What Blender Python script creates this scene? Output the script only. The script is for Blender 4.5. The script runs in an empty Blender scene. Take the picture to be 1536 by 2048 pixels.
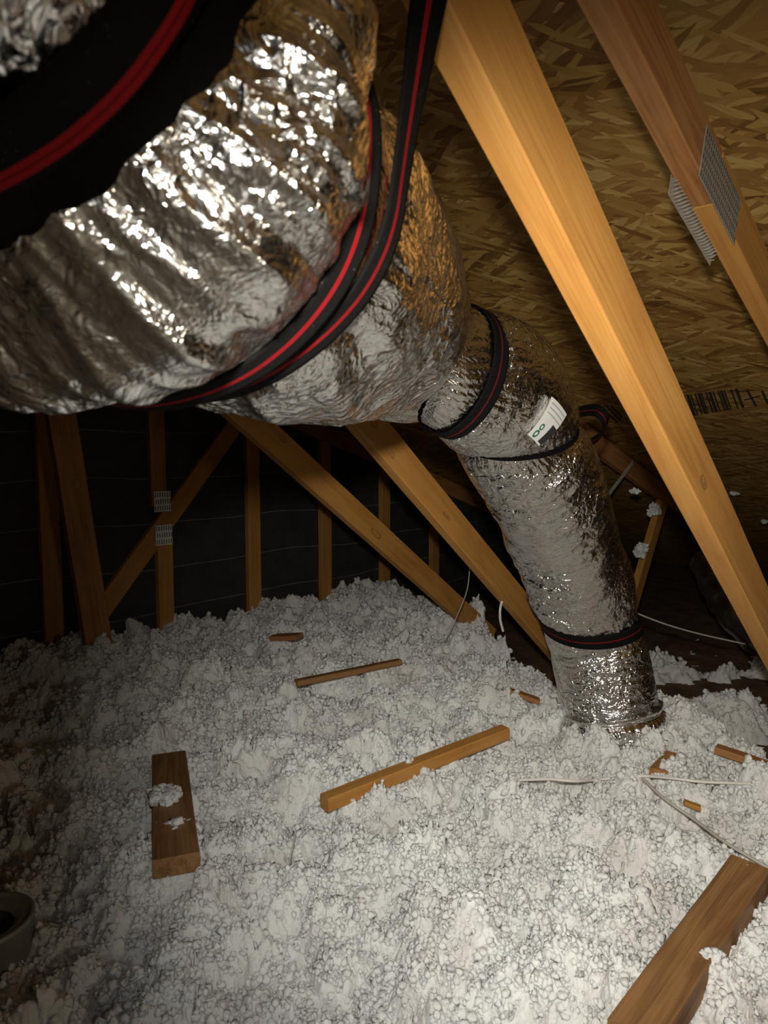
import bpy, math, random
import numpy as np
from mathutils import Vector, Matrix
random.seed(7)
C = bpy.context.scene.collection
S = bpy.context.scene
PI = math.pi

# ------------------------------------------------------------------ camera, light, exposure
CAMZ = 1.10
PITCH = math.radians(5.0)
F = 1365.0                       # focal length in pixels of the 1536 x 2048 frame
FW = Vector((0, math.cos(PITCH), -math.sin(PITCH)))
UP = Vector((0, math.sin(PITCH), math.cos(PITCH)))
CAM = Vector((0, 0, CAMZ))

def ray(px, py):
    return FW + Vector((1, 0, 0)) * ((px - 768) / F) - UP * ((py - 1024) / F)

def P(px, py, d):
    return CAM + ray(px, py) * d

def hit(px, py, p0, n):
    r = ray(px, py)
    return CAM + r * ((p0 - CAM).dot(n) / r.dot(n))

cd = bpy.data.cameras.new('camera')
cam = bpy.data.objects.new('camera', cd)
C.objects.link(cam)
cam.location = CAM
cam.rotation_euler = (PI / 2 - PITCH, 0, 0)
cd.sensor_fit = 'VERTICAL'
cd.sensor_height = 36.0
cd.sensor_width = 27.0
cd.lens = 24.0
cd.clip_start = 0.02
cd.dof.use_dof = True
cd.dof.focus_distance = 2.0
cd.dof.aperture_fstop = 11.0
S.camera = cam

w = bpy.data.worlds.new('world')
S.world = w
w.use_nodes = True
w.node_tree.nodes['Background'].inputs[0].default_value = (0.9, 0.8, 0.65, 1)
w.node_tree.nodes['Background'].inputs[1].default_value = 0.0

def lamp(name, loc, target, energy, color, size_deg, blend, radius):
    l = bpy.data.lights.new(name, 'SPOT')
    l.energy = energy
    l.color = color
    l.spot_size = math.radians(size_deg)
    l.spot_blend = blend
    l.shadow_soft_size = radius
    o = bpy.data.objects.new(name, l)
    C.objects.link(o)
    o.location = loc
    o.rotation_euler = (Vector(target) - Vector(loc)).to_track_quat('-Z', 'Y').to_euler()
    return o

# torch held just above the camera, and a cooler, weaker one aimed at the floor in front of it
lamp('torch_light', CAM + Vector((-0.012, 0.0, 0.09)), P(1250, 1290, 2.4), 94, (1.0, 0.955, 0.875), 90, 1.0, 0.018)
lamp('torch_light', CAM + Vector((0.10, 0.0, -0.05)), P(680, 1850, 1.4), 5, (0.70, 0.86, 1.0), 46, 1.0, 0.03)

# fill light added behind the camera to brighten roof boards mirrored in the foil
l_ = bpy.data.lights.new('roof_fill_light', 'POINT'); l_.energy = 9.5; l_.color = (1.0, 0.88, 0.70); l_.shadow_soft_size = 0.12
o_ = bpy.data.objects.new('roof_fill_light', l_); C.objects.link(o_); o_.location = (0.95, -0.5, CAMZ + 0.0)

S.view_settings.view_transform = 'Standard'
S.view_settings.look = 'None'
S.view_settings.exposure = 0.0
S.view_settings.gamma = 1.0
S.view_settings.use_curve_mapping = False

# ------------------------------------------------------------------ noise
def _h(ix, iy, iz, seed):
    h = (ix.astype(np.uint32) * np.uint32(374761393)) ^ (iy.astype(np.uint32) * np.uint32(668265263)) \
        ^ (iz.astype(np.uint32) * np.uint32(2147483647)) ^ np.uint32((seed * 1274126177) & 0xffffffff)
    h = (h ^ (h >> np.uint32(13))) * np.uint32(1274126177)
    h = (h ^ (h >> np.uint32(15))) * np.uint32(2246822519)
    return h ^ (h >> np.uint32(16))

def perlin(p, seed=0):
    """gradient noise, p is (N,3); about -1..1"""
    i = np.floor(p).astype(np.int64)
    f = p - i
    u = f * f * f * (f * (f * 6 - 15) + 10)
    out = np.zeros(len(p))
    for dx in (0, 1):
        wx = u[:, 0] if dx else 1 - u[:, 0]
        for dy in (0, 1):
            wy = u[:, 1] if dy else 1 - u[:, 1]
            for dz in (0, 1):
                wz = u[:, 2] if dz else 1 - u[:, 2]
                h = _h(i[:, 0] + dx, i[:, 1] + dy, i[:, 2] + dz, seed)
                gx = ((h & np.uint32(1023)).astype(float) / 511.5 - 1)
                gy = (((h >> np.uint32(10)) & np.uint32(1023)).astype(float) / 511.5 - 1)
                gz = (((h >> np.uint32(20)) & np.uint32(1023)).astype(float) / 511.5 - 1)
                out += wx * wy * wz * (gx * (f[:, 0] - dx) + gy * (f[:, 1] - dy) + gz * (f[:, 2] - dz))
    return out * 1.3

def worley(x, y, seed=0):
    """distance to the nearest of one jittered point per unit cell"""
    ix = np.floor(x).astype(np.int64); iy = np.floor(y).astype(np.int64)
    best = np.full(len(x), 9.0); rnd = np.zeros(len(x))
    z = np.zeros_like(ix)
    for dx in (-1, 0, 1):
        for dy in (-1, 0, 1):
            h = _h(ix + dx, iy + dy, z, seed)
            jx = (h & np.uint32(65535)).astype(float) / 65535.0
            jy = ((h >> np.uint32(16)) & np.uint32(65535)).astype(float) / 65535.0
            d = (ix + dx + jx - x) ** 2 + (iy + dy + jy - y) ** 2
            m = d < best
            best = np.where(m, d, best)
            rnd = np.where(m, jx, rnd)
    return np.sqrt(best), rnd

def tri(x):
    return 2 * np.abs(x - np.floor(x + 0.5)) * 2 - 1

def sstep(x):
    x = np.clip(x, 0, 1)
    return x * x * (3 - 2 * x)

# ------------------------------------------------------------------ object helpers
def tag(o, label=None, cat=None, group=None, kind=None):
    if label: o['label'] = label
    if cat: o['category'] = cat
    if group: o['group'] = group
    if kind: o['kind'] = kind
    return o

def link(name, me, mats, parent=None, smooth=False):
    for m in (mats if isinstance(mats, (list, tuple)) else [mats]):
        me.materials.append(m)
    o = bpy.data.objects.new(name, me)
    C.objects.link(o)
    if parent: o.parent = parent
    if smooth: me.polygons.foreach_set('use_smooth', [True] * len(me.polygons))
    return o

def mesh_np(name, v, quads, uv=None):
    me = bpy.data.meshes.new(name)
    v = np.asarray(v, dtype=np.float32); quads = np.asarray(quads, dtype=np.int32)
    me.vertices.add(len(v)); me.vertices.foreach_set('co', v.ravel())
    me.loops.add(quads.size); me.loops.foreach_set('vertex_index', quads.ravel())
    me.polygons.add(len(quads))
    k = quads.shape[1]
    me.polygons.foreach_set('loop_start', np.arange(0, quads.size, k, dtype=np.int32))
    me.polygons.foreach_set('loop_total', np.full(len(quads), k, dtype=np.int32))
    if uv is not None:
        l = me.uv_layers.new(name='UVMap')
        l.data.foreach_set('uv', np.asarray(uv, dtype=np.float32)[quads.ravel()].ravel())
    me.update(calc_edges=True)
    me.validate()
    return me

def grid_quads(nr, nc, wrap=False):
    r = np.arange(nr - 1)[:, None]; c = np.arange(nc if wrap else nc - 1)[None, :]
    c2 = (c + 1) % nc
    return np.stack([r * nc + c, r * nc + c2, (r + 1) * nc + c2, (r + 1) * nc + c], -1).reshape(-1, 4)

def empty(name, loc=(0, 0, 0)):
    o = bpy.data.objects.new(name, None)
    o.empty_display_size = 0.1
    C.objects.link(o); o.location = loc
    return o

class MB:
    """collects boxes and other pieces into one mesh; each face keeps a material index"""
    def __init__(s): s.v = []; s.f = []; s.m = []
    def add(s, vs, fs, mi=0):
        b = len(s.v)
        s.v += [tuple(q) for q in vs]
        for f in fs: s.f.append(tuple(b + i for i in f)); s.m.append(mi)
    def box(s, lo, hi, mi=0, M=None):
        vs = [Vector((x, y, z)) for x in (lo[0], hi[0]) for y in (lo[1], hi[1]) for z in (lo[2], hi[2])]
        if M is not None: vs = [M @ q for q in vs]
        s.add(vs, [(0, 1, 3, 2), (4, 6, 7, 5), (0, 4, 5, 1), (2, 3, 7, 6), (0, 2, 6, 4), (1, 5, 7, 3)], mi)
    def disc(s, c, ax, ay, n=20, mi=0, lift=0.0):
        c = Vector(c); ax = Vector(ax); ay = Vector(ay)
        nn = ax.cross(ay).normalized() * lift
        s.add([c + nn + ax * math.cos(2 * PI * k / n) + ay * math.sin(2 * PI * k / n) for k in range(n)], [tuple(range(n))], mi)
    def ring(s, c, ax, ay, k0=0.85, n=24, mi=0, lift=0.0):
        c = Vector(c); ax = Vector(ax); ay = Vector(ay)
        nn = ax.cross(ay).normalized() * lift
        vs = []
        for k in range(n):
            d = ax * math.cos(2 * PI * k / n) + ay * math.sin(2 * PI * k / n)
            vs += [c + nn + d, c + nn + d * k0]
        s.add(vs, [(2 * k, 2 * ((k + 1) % n), 2 * ((k + 1) % n) + 1, 2 * k + 1) for k in range(n)], mi)
    def build(s, name, mats, parent=None, smooth=False):
        me = bpy.data.meshes.new(name)
        me.from_pydata(s.v, [], s.f)
        me.polygons.foreach_set('material_index', s.m)
        me.update()
        return link(name, me, mats, parent, smooth)

def tube(name, pts, r, mat, parent=None, n=8, sub=6):
    """smooth round cable through pts"""
    pts = [Vector(p) for p in pts]
    Q = spline(pts, sub)
    v = []; T = tangents(Q)
    ref = Vector((0, 0, 1))
    for q, t in zip(Q, T):
        a = t.cross(ref)
        if a.length < 0.05: a = t.cross(Vector((1, 0, 0)))
        a.normalize(); b = t.cross(a).normalized()
        for k in range(n):
            an = 2 * PI * k / n
            v.append(q + (a * math.cos(an) + b * math.sin(an)) * r)
    return link(name, mesh_np(name, [tuple(x) for x in v], grid_quads(len(Q), n, True)), mat, parent, True)

def spline(P_, sub=8):
    P_ = [Vector(p) for p in P_]
    if len(P_) < 3:
        return [P_[0].lerp(P_[-1], k / sub) for k in range(sub + 1)]
    E = [P_[0] * 2 - P_[1]] + P_ + [P_[-1] * 2 - P_[-2]]
    out = []
    for i in range(1, len(E) - 2):
        a, b, c, d = E[i - 1:i + 3]
        for k in range(sub):
            t = k / sub
            out.append(0.5 * ((2 * b) + (c - a) * t + (2 * a - 5 * b + 4 * c - d) * t * t + (3 * b - a - 3 * c + d) * t ** 3))
    out.append(P_[-1])
    return out

def tangents(Q):
    return [(Q[min(i + 1, len(Q) - 1)] - Q[max(i - 1, 0)]).normalized() for i in range(len(Q))]

# ------------------------------------------------------------------ materials
def mat(name):
    m = bpy.data.materials.new(name); m.use_nodes = True
    nt = m.node_tree
    b = nt.nodes['Principled BSDF']
    return m, nt, b

def N(nt, t, **kw):
    n = nt.nodes.new(t)
    for k, v in kw.items():
        if k.startswith('i_'):
            n.inputs[k[2:].replace('_', ' ')].default_value = v
        else: setattr(n, k, v)
    return n

def ramp(nt, src, stops):
    r = nt.nodes.new('ShaderNodeValToRGB')
    e = r.color_ramp.elements
    while len(e) > 1: e.remove(e[-1])
    e[0].position = stops[0][0]; e[0].color = (*stops[0][1], 1)
    for p, c in stops[1:]:
        q = e.new(p); q.color = (*c, 1)
    nt.links.new(src, r.inputs[0])
    return r

def plain(name, col, rough=0.6, metal=0.0, noise=0.0, nscale=40, bump=0.0):
    m, nt, b = mat(name)
    b.inputs['Roughness'].default_value = rough
    b.inputs['Metallic'].default_value = metal
    tc = N(nt, 'ShaderNodeTexCoord')
    nz = N(nt, 'ShaderNodeTexNoise', i_Scale=nscale, i_Detail=5.0)
    nt.links.new(tc.outputs['Object'], nz.inputs['Vector'])
    lo = tuple(max(0, c * (1 - noise)) for c in col); hi = tuple(min(1, c * (1 + noise)) for c in col)
    r = ramp(nt, nz.outputs['Fac'], [(0.3, lo), (0.7, hi)])
    nt.links.new(r.outputs[0], b.inputs['Base Color'])
    if bump:
        bp = N(nt, 'ShaderNodeBump', i_Strength=0.6, i_Distance=bump)
        nt.links.new(nz.outputs['Fac'], bp.inputs['Height'])
        nt.links.new(bp.outputs[0], b.inputs['Normal'])
    return m

def wood(name, dark, mid, light, grain=1.0, knots=True, rough=0.65):
    """sawn softwood, grain along local X"""
    m, nt, b = mat(name)
    tc = N(nt, 'ShaderNodeTexCoord')
    oi = N(nt, 'ShaderNodeObjectInfo')
    add = N(nt, 'ShaderNodeVectorMath', operation='ADD')
    mul = N(nt, 'ShaderNodeVectorMath', operation='SCALE'); mul.inputs['Scale'].default_value = 7.0
    cx = N(nt, 'ShaderNodeCombineXYZ')
    for k in range(3): nt.links.new(oi.outputs['Random'], cx.inputs[k])
    nt.links.new(cx.outputs[0], mul.inputs[0])
    nt.links.new(tc.outputs['Object'], add.inputs[0]); nt.links.new(mul.outputs[0], add.inputs[1])
    mp = N(nt, 'ShaderNodeMapping'); mp.inputs['Scale'].default_value = (1.6, 22, 22)
    nt.links.new(add.outputs[0], mp.inputs[0])
    n1 = N(nt, 'ShaderNodeTexNoise', i_Scale=1.0, i_Detail=4.0, i_Distortion=0.6)
    nt.links.new(mp.outputs[0], n1.inputs['Vector'])
    mp2 = N(nt, 'ShaderNodeMapping'); mp2.inputs['Scale'].default_value = (3, 300, 300)
    nt.links.new(add.outputs[0], mp2.inputs[0])
    n2 = N(nt, 'ShaderNodeTexNoise', i_Scale=1.0, i_Detail=2.0)
    nt.links.new(mp2.outputs[0], n2.inputs['Vector'])
    # ring lines
    mul2 = N(nt, 'ShaderNodeMath', operation='MULTIPLY'); mul2.inputs[1].default_value = 9.0
    nt.links.new(n1.outputs['Fac'], mul2.inputs[0])
    fr = N(nt, 'ShaderNodeMath', operation='PINGPONG'); fr.inputs[1].default_value = 1.0
    nt.links.new(mul2.outputs[0], fr.inputs[0])
    mx = N(nt, 'ShaderNodeMix'); mx.data_type = 'FLOAT'; mx.inputs[0].default_value = 0.6
    nt.links.new(fr.outputs[0], mx.inputs[2]); nt.links.new(n2.outputs['Fac'], mx.inputs[3])
    n3 = N(nt, 'ShaderNodeTexNoise', i_Scale=6.0, i_Detail=3.0)
    nt.links.new(add.outputs[0], n3.inputs['Vector'])
    mx2 = N(nt, 'ShaderNodeMix'); mx2.data_type = 'FLOAT'; mx2.inputs[0].default_value = 0.45
    nt.links.new(mx.outputs[0], mx2.inputs[2]); nt.links.new(n3.outputs['Fac'], mx2.inputs[3])
    r = ramp(nt, mx2.outputs[0], [(0.22, dark), (0.45, mid), (0.75, light)])
    nt.links.new(r.outputs[0], b.inputs['Base Color'])
    b.inputs['Roughness'].default_value = rough
    bp = N(nt, 'ShaderNodeBump', i_Strength=0.35 * grain, i_Distance=0.002)
    nt.links.new(mx.outputs[0], bp.inputs['Height'])
    nt.links.new(bp.outputs[0], b.inputs['Normal'])
    return m

M_wood = wood('pine lumber', (0.33, 0.138, 0.025), (0.44, 0.203, 0.042), (0.52, 0.262, 0.065))
M_wood_red = wood('reddish pine', (0.20, 0.07, 0.018), (0.34, 0.15, 0.045), (0.44, 0.215, 0.07))
M_wood_old = wood('weathered brown wood', (0.10, 0.045, 0.014), (0.22, 0.105, 0.035), (0.36, 0.19, 0.07), 2.0)
M_knot = plain('knot wood', (0.38, 0.18, 0.045), 0.6, 0, 0.25, 60)
M_knotdark = plain('knot rim', (0.24, 0.10, 0.025), 0.7, 0, 0.2, 80)
M_felt = None
M_cable = plain('white cable sheath', (0.72, 0.70, 0.64), 0.45, 0, 0.06, 60)
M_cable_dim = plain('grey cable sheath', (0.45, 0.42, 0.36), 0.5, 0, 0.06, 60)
M_plate = plain('galvanised plate', (0.42, 0.41, 0.37), 0.45, 0.55, 0.15, 50)
M_slot = plain('plate slot shadow', (0.03, 0.025, 0.02), 0.9, 0, 0.1, 50)
M_tooth = plain('plate tooth steel', (0.50, 0.46, 0.38), 0.4, 0.6, 0.15, 60)
M_ink = plain('dark ink', (0.035, 0.022, 0.012), 0.8, 0, 0.3, 120)
M_can = plain('dull metal can', (0.34, 0.33, 0.29), 0.55, 0.4, 0.15, 20)
M_candark = plain('can inside', (0.05, 0.045, 0.04), 0.6, 0.2, 0.2, 20)
M_paper = plain('white label', (0.80, 0.80, 0.76), 0.6, 0, 0.03, 60)
M_green = plain('green print', (0.02, 0.16, 0.09), 0.6, 0, 0.1, 60)
M_grey = plain('grey print', (0.42, 0.42, 0.42), 0.6, 0, 0.1, 60)
M_vblack = plain('black print', (0.03, 0.03, 0.03), 0.6, 0, 0.4, 300)

def insulation_mat():
    m, nt, b = mat('loose white insulation')
    tc = N(nt, 'ShaderNodeTexCoord')
    n1 = N(nt, 'ShaderNodeTexNoise', i_Scale=95.0, i_Detail=6.0, i_Roughness=0.7)
    n2 = N(nt, 'ShaderNodeTexNoise', i_Scale=7.0, i_Detail=5.0)
    n3 = N(nt, 'ShaderNodeTexVoronoi', i_Scale=150.0)
    for n in (n1, n2, n3): nt.links.new(tc.outputs['Object'], n.inputs['Vector'])
    r = ramp(nt, n2.outputs['Fac'], [(0.25, (0.66, 0.63, 0.60)), (0.5, (0.82, 0.82, 0.79)), (0.75, (0.86, 0.87, 0.84))])
    nt.links.new(r.outputs[0], b.inputs['Base Color'])
    b.inputs['Roughness'].default_value = 0.95
    b.inputs['Specular IOR Level'].default_value = 0.1
    b.inputs['Subsurface Weight'].default_value = 0.7
    b.inputs['Subsurface Scale'].default_value = 0.006
    b.inputs['Subsurface Radius'].default_value = (1.0, 0.95, 0.9)
    b1 = N(nt, 'ShaderNodeBump', i_Strength=0.8, i_Distance=0.006)
    nt.links.new(n1.outputs['Fac'], b1.inputs['Height'])
    b2 = N(nt, 'ShaderNodeBump', i_Strength=0.6, i_Distance=0.003)
    b2.invert = True
    nt.links.new(n3.outputs['Distance'], b2.inputs['Height'])
    nt.links.new(b1.outputs[0], b2.inputs['Normal'])
    nt.links.new(b2.outputs[0], b.inputs['Normal'])
    return m
M_ins = insulation_mat()

def foil_mat(name, col, rough, s1=28.0, s2=85.0, amt=1.0):
    m, nt, b = mat(name)
    tc = N(nt, 'ShaderNodeTexCoord')
    nz = N(nt, 'ShaderNodeTexNoise', i_Scale=14.0, i_Detail=3.0)
    nt.links.new(tc.outputs['Object'], nz.inputs['Vector'])
    sc = N(nt, 'ShaderNodeVectorMath', operation='SCALE'); sc.inputs['Scale'].default_value = 0.07
    nt.links.new(nz.outputs['Color'], sc.inputs[0])
    ad = N(nt, 'ShaderNodeVectorMath', operation='ADD')
    nt.links.new(tc.outputs['Object'], ad.inputs[0]); nt.links.new(sc.outputs[0], ad.inputs[1])
    v1 = N(nt, 'ShaderNodeTexVoronoi', distance='MANHATTAN', i_Scale=s1)
    v2 = N(nt, 'ShaderNodeTexVoronoi', distance='MANHATTAN', i_Scale=s2)
    v3 = N(nt, 'ShaderNodeTexVoronoi', distance='MANHATTAN', i_Scale=210.0)
    for v in (v1, v2, v3): nt.links.new(ad.outputs[0], v.inputs['Vector'])
    # creases are strong in patches, the rest lies nearly smooth
    pn = N(nt, 'ShaderNodeTexNoise', i_Scale=6.0, i_Detail=2.0)
    nt.links.new(tc.outputs['Object'], pn.inputs['Vector'])
    pr = N(nt, 'ShaderNodeMapRange'); pr.inputs[1].default_value = 0.38; pr.inputs[2].default_value = 0.66
    pr.inputs[3].default_value = 0.14 * amt; pr.inputs[4].default_value = 1.0 * amt
    nt.links.new(pn.outputs['Fac'], pr.inputs[0])
    b1 = N(nt, 'ShaderNodeBump', i_Distance=0.0048)
    nt.links.new(pr.outputs[0], b1.inputs['Strength'])
    nt.links.new(v1.outputs['Distance'], b1.inputs['Height'])
    b2 = N(nt, 'ShaderNodeBump', i_Distance=0.0030)
    nt.links.new(pr.outputs[0], b2.inputs['Strength'])
    nt.links.new(v2.outputs['Distance'], b2.inputs['Height'])
    nt.links.new(b1.outputs[0], b2.inputs['Normal'])
    b3 = N(nt, 'ShaderNodeBump', i_Strength=0.5, i_Distance=0.0010)
    nt.links.new(v3.outputs['Distance'], b3.inputs['Height'])
    nt.links.new(b2.outputs[0], b3.inputs['Normal'])
    nt.links.new(b3.outputs[0], b.inputs['Normal'])
    b.inputs['Base Color'].default_value = (*col, 1)
    b.inputs['Metallic'].default_value = 1.0
    b.inputs['Roughness'].default_value = rough
    return m
M_foil = foil_mat('crinkled silver foil', (0.90, 0.89, 0.87), 0.17)
M_foil_dim = foil_mat('dark grey foil', (0.30, 0.29, 0.27), 0.38, 12.0, 40.0, 0.6)  # darker, rougher and more coarsely creased than the main foil

def strap_mat(name, thin=False):
    m, nt, b = mat(name)
    uv = N(nt, 'ShaderNodeUVMap')
    sp = N(nt, 'ShaderNodeSeparateXYZ')
    nt.links.new(uv.outputs[0], sp.inputs[0])
    # two red threads in the middle of the webbing
    r = ramp(nt, sp.outputs[0], [(0.0, (0.008, 0.007, 0.007)), (0.425, (0.008, 0.007, 0.007)), (0.43, (0.45, 0.012, 0.018)),
                                 (0.485, (0.45, 0.012, 0.018)), (0.495, (0.16, 0.006, 0.008)), (0.505, (0.16, 0.006, 0.008)),
                                 (0.515, (0.45, 0.012, 0.018)), (0.57, (0.45, 0.012, 0.018)), (0.575, (0.008, 0.007, 0.007))])
    if thin:
        for e_, p_ in zip(r.color_ramp.elements, (0, .455, .46, .49, .495, .505, .51, .54, .545)):
            e_.position = p_
            if e_.color[0] > .1: e_.color = (0.26, 0.012, 0.016, 1)
    tc = N(nt, 'ShaderNodeTexCoord')
    nz = N(nt, 'ShaderNodeTexNoise', i_Scale=500.0, i_Detail=2.0)
    nt.links.new(tc.outputs['Object'], nz.inputs['Vector'])
    wv = N(nt, 'ShaderNodeTexWave', i_Scale=1.0, i_Distortion=0.5)
    wv.bands_direction = 'Y'
    mp = N(nt, 'ShaderNodeMapping'); mp.inputs['Scale'].default_value = (20, 120, 1)
    nt.links.new(uv.outputs[0], mp.inputs[0]); nt.links.new(mp.outputs[0], wv.inputs[0])
    mm = N(nt, 'ShaderNodeMix'); mm.data_type = 'RGBA'; mm.blend_type = 'MULTIPLY'; mm.inputs[0].default_value = 0.5
    nt.links.new(r.outputs[0], mm.inputs[6]); nt.links.new(wv.outputs['Color'], mm.inputs[7])
    # lint caught in the weave
    lint = N(nt, 'ShaderNodeMapRange'); lint.inputs[1].default_value = 0.72; lint.inputs[2].default_value = 0.82
    nt.links.new(nz.outputs['Fac'], lint.inputs[0])
    ml = N(nt, 'ShaderNodeMix'); ml.data_type = 'RGBA'
    nt.links.new(lint.outputs[0], ml.inputs[0]); nt.links.new(mm.outputs[2], ml.inputs[6]); ml.inputs[7].default_value = (0.25, 0.24, 0.22, 1)
    nt.links.new(ml.outputs[2], b.inputs['Base Color'])
    b.inputs['Roughness'].default_value = 0.75
    b.inputs['Specular IOR Level'].default_value = 0.1
    bp = N(nt, 'ShaderNodeBump', i_Strength=0.5, i_Distance=0.0008)
    nt.links.new(wv.outputs['Fac'], bp.inputs['Height'])
    nt.links.new(bp.outputs[0], b.inputs['Normal'])
    return m
M_strap = strap_mat('black webbing with red threads')
M_strapthin = strap_mat('black webbing with a thin red thread', True)

def osb_mat():
    m, nt, b = mat('oriented strand board')
    tc = N(nt, 'ShaderNodeTexCoord')
    wn = N(nt, 'ShaderNodeTexNoise', i_Scale=9.0, i_Detail=3.0)
    nt.links.new(tc.outputs['Object'], wn.inputs['Vector'])
    ws = N(nt, 'ShaderNodeVectorMath', operation='SCALE'); ws.inputs['Scale'].default_value = 0.022
    nt.links.new(wn.outputs['Color'], ws.inputs[0])
    wa = N(nt, 'ShaderNodeVectorMath', operation='ADD')
    nt.links.new(tc.outputs['Object'], wa.inputs[0]); nt.links.new(ws.outputs[0], wa.inputs[1])
    cols = []; bumps = []
    for i, (rot, sx, sy) in enumerate([(0.10, 6, 40), (-0.35, 8, 60), (0.5, 8, 52), (-0.9, 12, 75)]):
        mp = N(nt, 'ShaderNodeMapping'); mp.inputs['Rotation'].default_value = (0, 0, rot)
        mp.inputs['Location'].default_value = (i * 3.7, i * 1.3, 0)
        nt.links.new(wa.outputs[0], mp.inputs[0])
        mp2 = N(nt, 'ShaderNodeMapping'); mp2.inputs['Scale'].default_value = (sx, sy, 0.01)
        nt.links.new(mp.outputs[0], mp2.inputs[0])
        vo = N(nt, 'ShaderNodeTexVoronoi', i_Scale=1.0)
        nt.links.new(mp2.outputs[0], vo.inputs['Vector'])
        # grain inside a flake
        gm = N(nt, 'ShaderNodeMapping'); gm.inputs['Scale'].default_value = (20, 300, 1)
        nt.links.new(mp.outputs[0], gm.inputs[0])
        gn = N(nt, 'ShaderNodeTexNoise', i_Scale=1.0, i_Detail=1.0)
        nt.links.new(gm.outputs[0], gn.inputs['Vector'])
        sep = N(nt, 'ShaderNodeSeparateColor'); nt.links.new(vo.outputs['Color'], sep.inputs[0])
        mx = N(nt, 'ShaderNodeMix'); mx.data_type = 'FLOAT'; mx.inputs[0].default_value = 0.28
        nt.links.new(sep.outputs[0], mx.inputs[2]); nt.links.new(gn.outputs['Fac'], mx.inputs[3])
        cols.append(mx.outputs[0]); bumps.append((sep.outputs[1], sep.outputs[2]))
    cur = cols[0]; bh = bumps[0][0]
    for i in range(1, 4):
        th = N(nt, 'ShaderNodeMath', operation='GREATER_THAN'); th.inputs[1].default_value = [0, .52, .6, .72][i]
        nt.links.new(bumps[i][1], th.inputs[0])
        mx = N(nt, 'ShaderNodeMix'); mx.data_type = 'FLOAT'
        nt.links.new(th.outputs[0], mx.inputs[0]); nt.links.new(cur, mx.inputs[2]); nt.links.new(cols[i], mx.inputs[3])
        cur = mx.outputs[0]
        mb = N(nt, 'ShaderNodeMix'); mb.data_type = 'FLOAT'
        nt.links.new(th.outputs[0], mb.inputs[0]); nt.links.new(bh, mb.inputs[2]); nt.links.new(bumps[i][0], mb.inputs[3])
        bh = mb.outputs[0]
    r = ramp(nt, cur, [(0.10, (0.12, 0.05, 0.010)), (0.24, (0.26, 0.125, 0.026)), (0.5, (0.38, 0.21, 0.05)), (0.72, (0.46, 0.28, 0.075)), (0.9, (0.62, 0.42, 0.15))])
    nt.links.new(r.outputs[0], b.inputs['Base Color'])
    b.inputs['Roughness'].default_value = 0.6
    bp = N(nt, 'ShaderNodeBump', i_Strength=0.6, i_Distance=0.003)
    nt.links.new(bh, bp.inputs['Height']); nt.links.new(bp.outputs[0], b.inputs['Normal'])
    return m
M_osb = osb_mat()

def felt_mat():
    m, nt, b = mat('black building paper')
    tc = N(nt, 'ShaderNodeTexCoord')
    n1 = N(nt, 'ShaderNodeTexNoise', i_Scale=1.1, i_Detail=1.0)
    nt.links.new(tc.outputs['Object'], n1.inputs['Vector'])
    sp = N(nt, 'ShaderNodeSeparateXYZ'); nt.links.new(tc.outputs['Object'], sp.inputs[0])
    a = N(nt, 'ShaderNodeMath', operation='MULTIPLY_ADD'); a.inputs[1].default_value = 0.10
    nt.links.new(n1.outputs['Fac'], a.inputs[0]); nt.links.new(sp.outputs[2], a.inputs[2])
    d = N(nt, 'ShaderNodeMath', operation='DIVIDE'); d.inputs[1].default_value = 0.205
    nt.links.new(a.outputs[0], d.inputs[0])
    f = N(nt, 'ShaderNodeMath', operation='FRACT'); nt.links.new(d.outputs[0], f.inputs[0])
    l = N(nt, 'ShaderNodeMath', operation='LESS_THAN'); l.inputs[1].default_value = 0.018
    nt.links.new(f.outputs[0], l.inputs[0])
    n2 = N(nt, 'ShaderNodeTexNoise', i_Scale=9.0, i_Detail=6.0)
    nt.links.new(tc.outputs['Object'], n2.inputs['Vector'])
    br = ramp(nt, n2.outputs['Fac'], [(0.3, (0.020, 0.020, 0.020)), (0.7, (0.040, 0.040, 0.038))])
    g = N(nt, 'ShaderNodeMath', operation='MULTIPLY'); nt.links.new(l.outputs[0], g.inputs[0]); nt.links.new(n2.outputs['Fac'], g.inputs[1])
    mx = N(nt, 'ShaderNodeMix'); mx.data_type = 'RGBA'
    nt.links.new(g.outputs[0], mx.inputs[0]); nt.links.new(br.outputs[0], mx.inputs[6]); mx.inputs[7].default_value = (0.30, 0.27, 0.22, 1)
    nt.links.new(mx.outputs[2], b.inputs['Base Color'])
    b.inputs['Roughness'].default_value = 0.7
    bp = N(nt, 'ShaderNodeBump', i_Strength=0.5, i_Distance=0.01)
    nt.links.new(f.outputs[0], bp.inputs['Height']); nt.links.new(bp.outputs[0], b.inputs['Normal'])
    return m
M_felt = felt_mat()
M_floor = plain('dusty brown attic floor', (0.13, 0.075, 0.035), 0.9, 0, 0.5, 9, 0.02)

# ------------------------------------------------------------------ setting: gable wall, roof, floor
G = Vector((0.67, 0.743, 0)).normalized()            # along the gable, down the roof slope
NI = Vector((G.y, -G.x, 0))                          # from the gable into the attic
DG = 2.90                                            # camera to gable
W0 = Vector((0, 0, CAMZ)) - NI * DG                  # point of the studs' face plane at camera height
SL = 0.31

def wallpt(px, py, off=0.0):                         # a pixel on the plane `off` in front of the studs' face
    return hit(px, py, W0 + NI * off, NI)

def frame(o, ex, ey, ez):
    return Matrix(((ex.x, ey.x, ez.x, o.x), (ex.y, ey.y, ez.y, o.y), (ex.z, ey.z, ez.z, o.z), (0, 0, 0, 1)))

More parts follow.
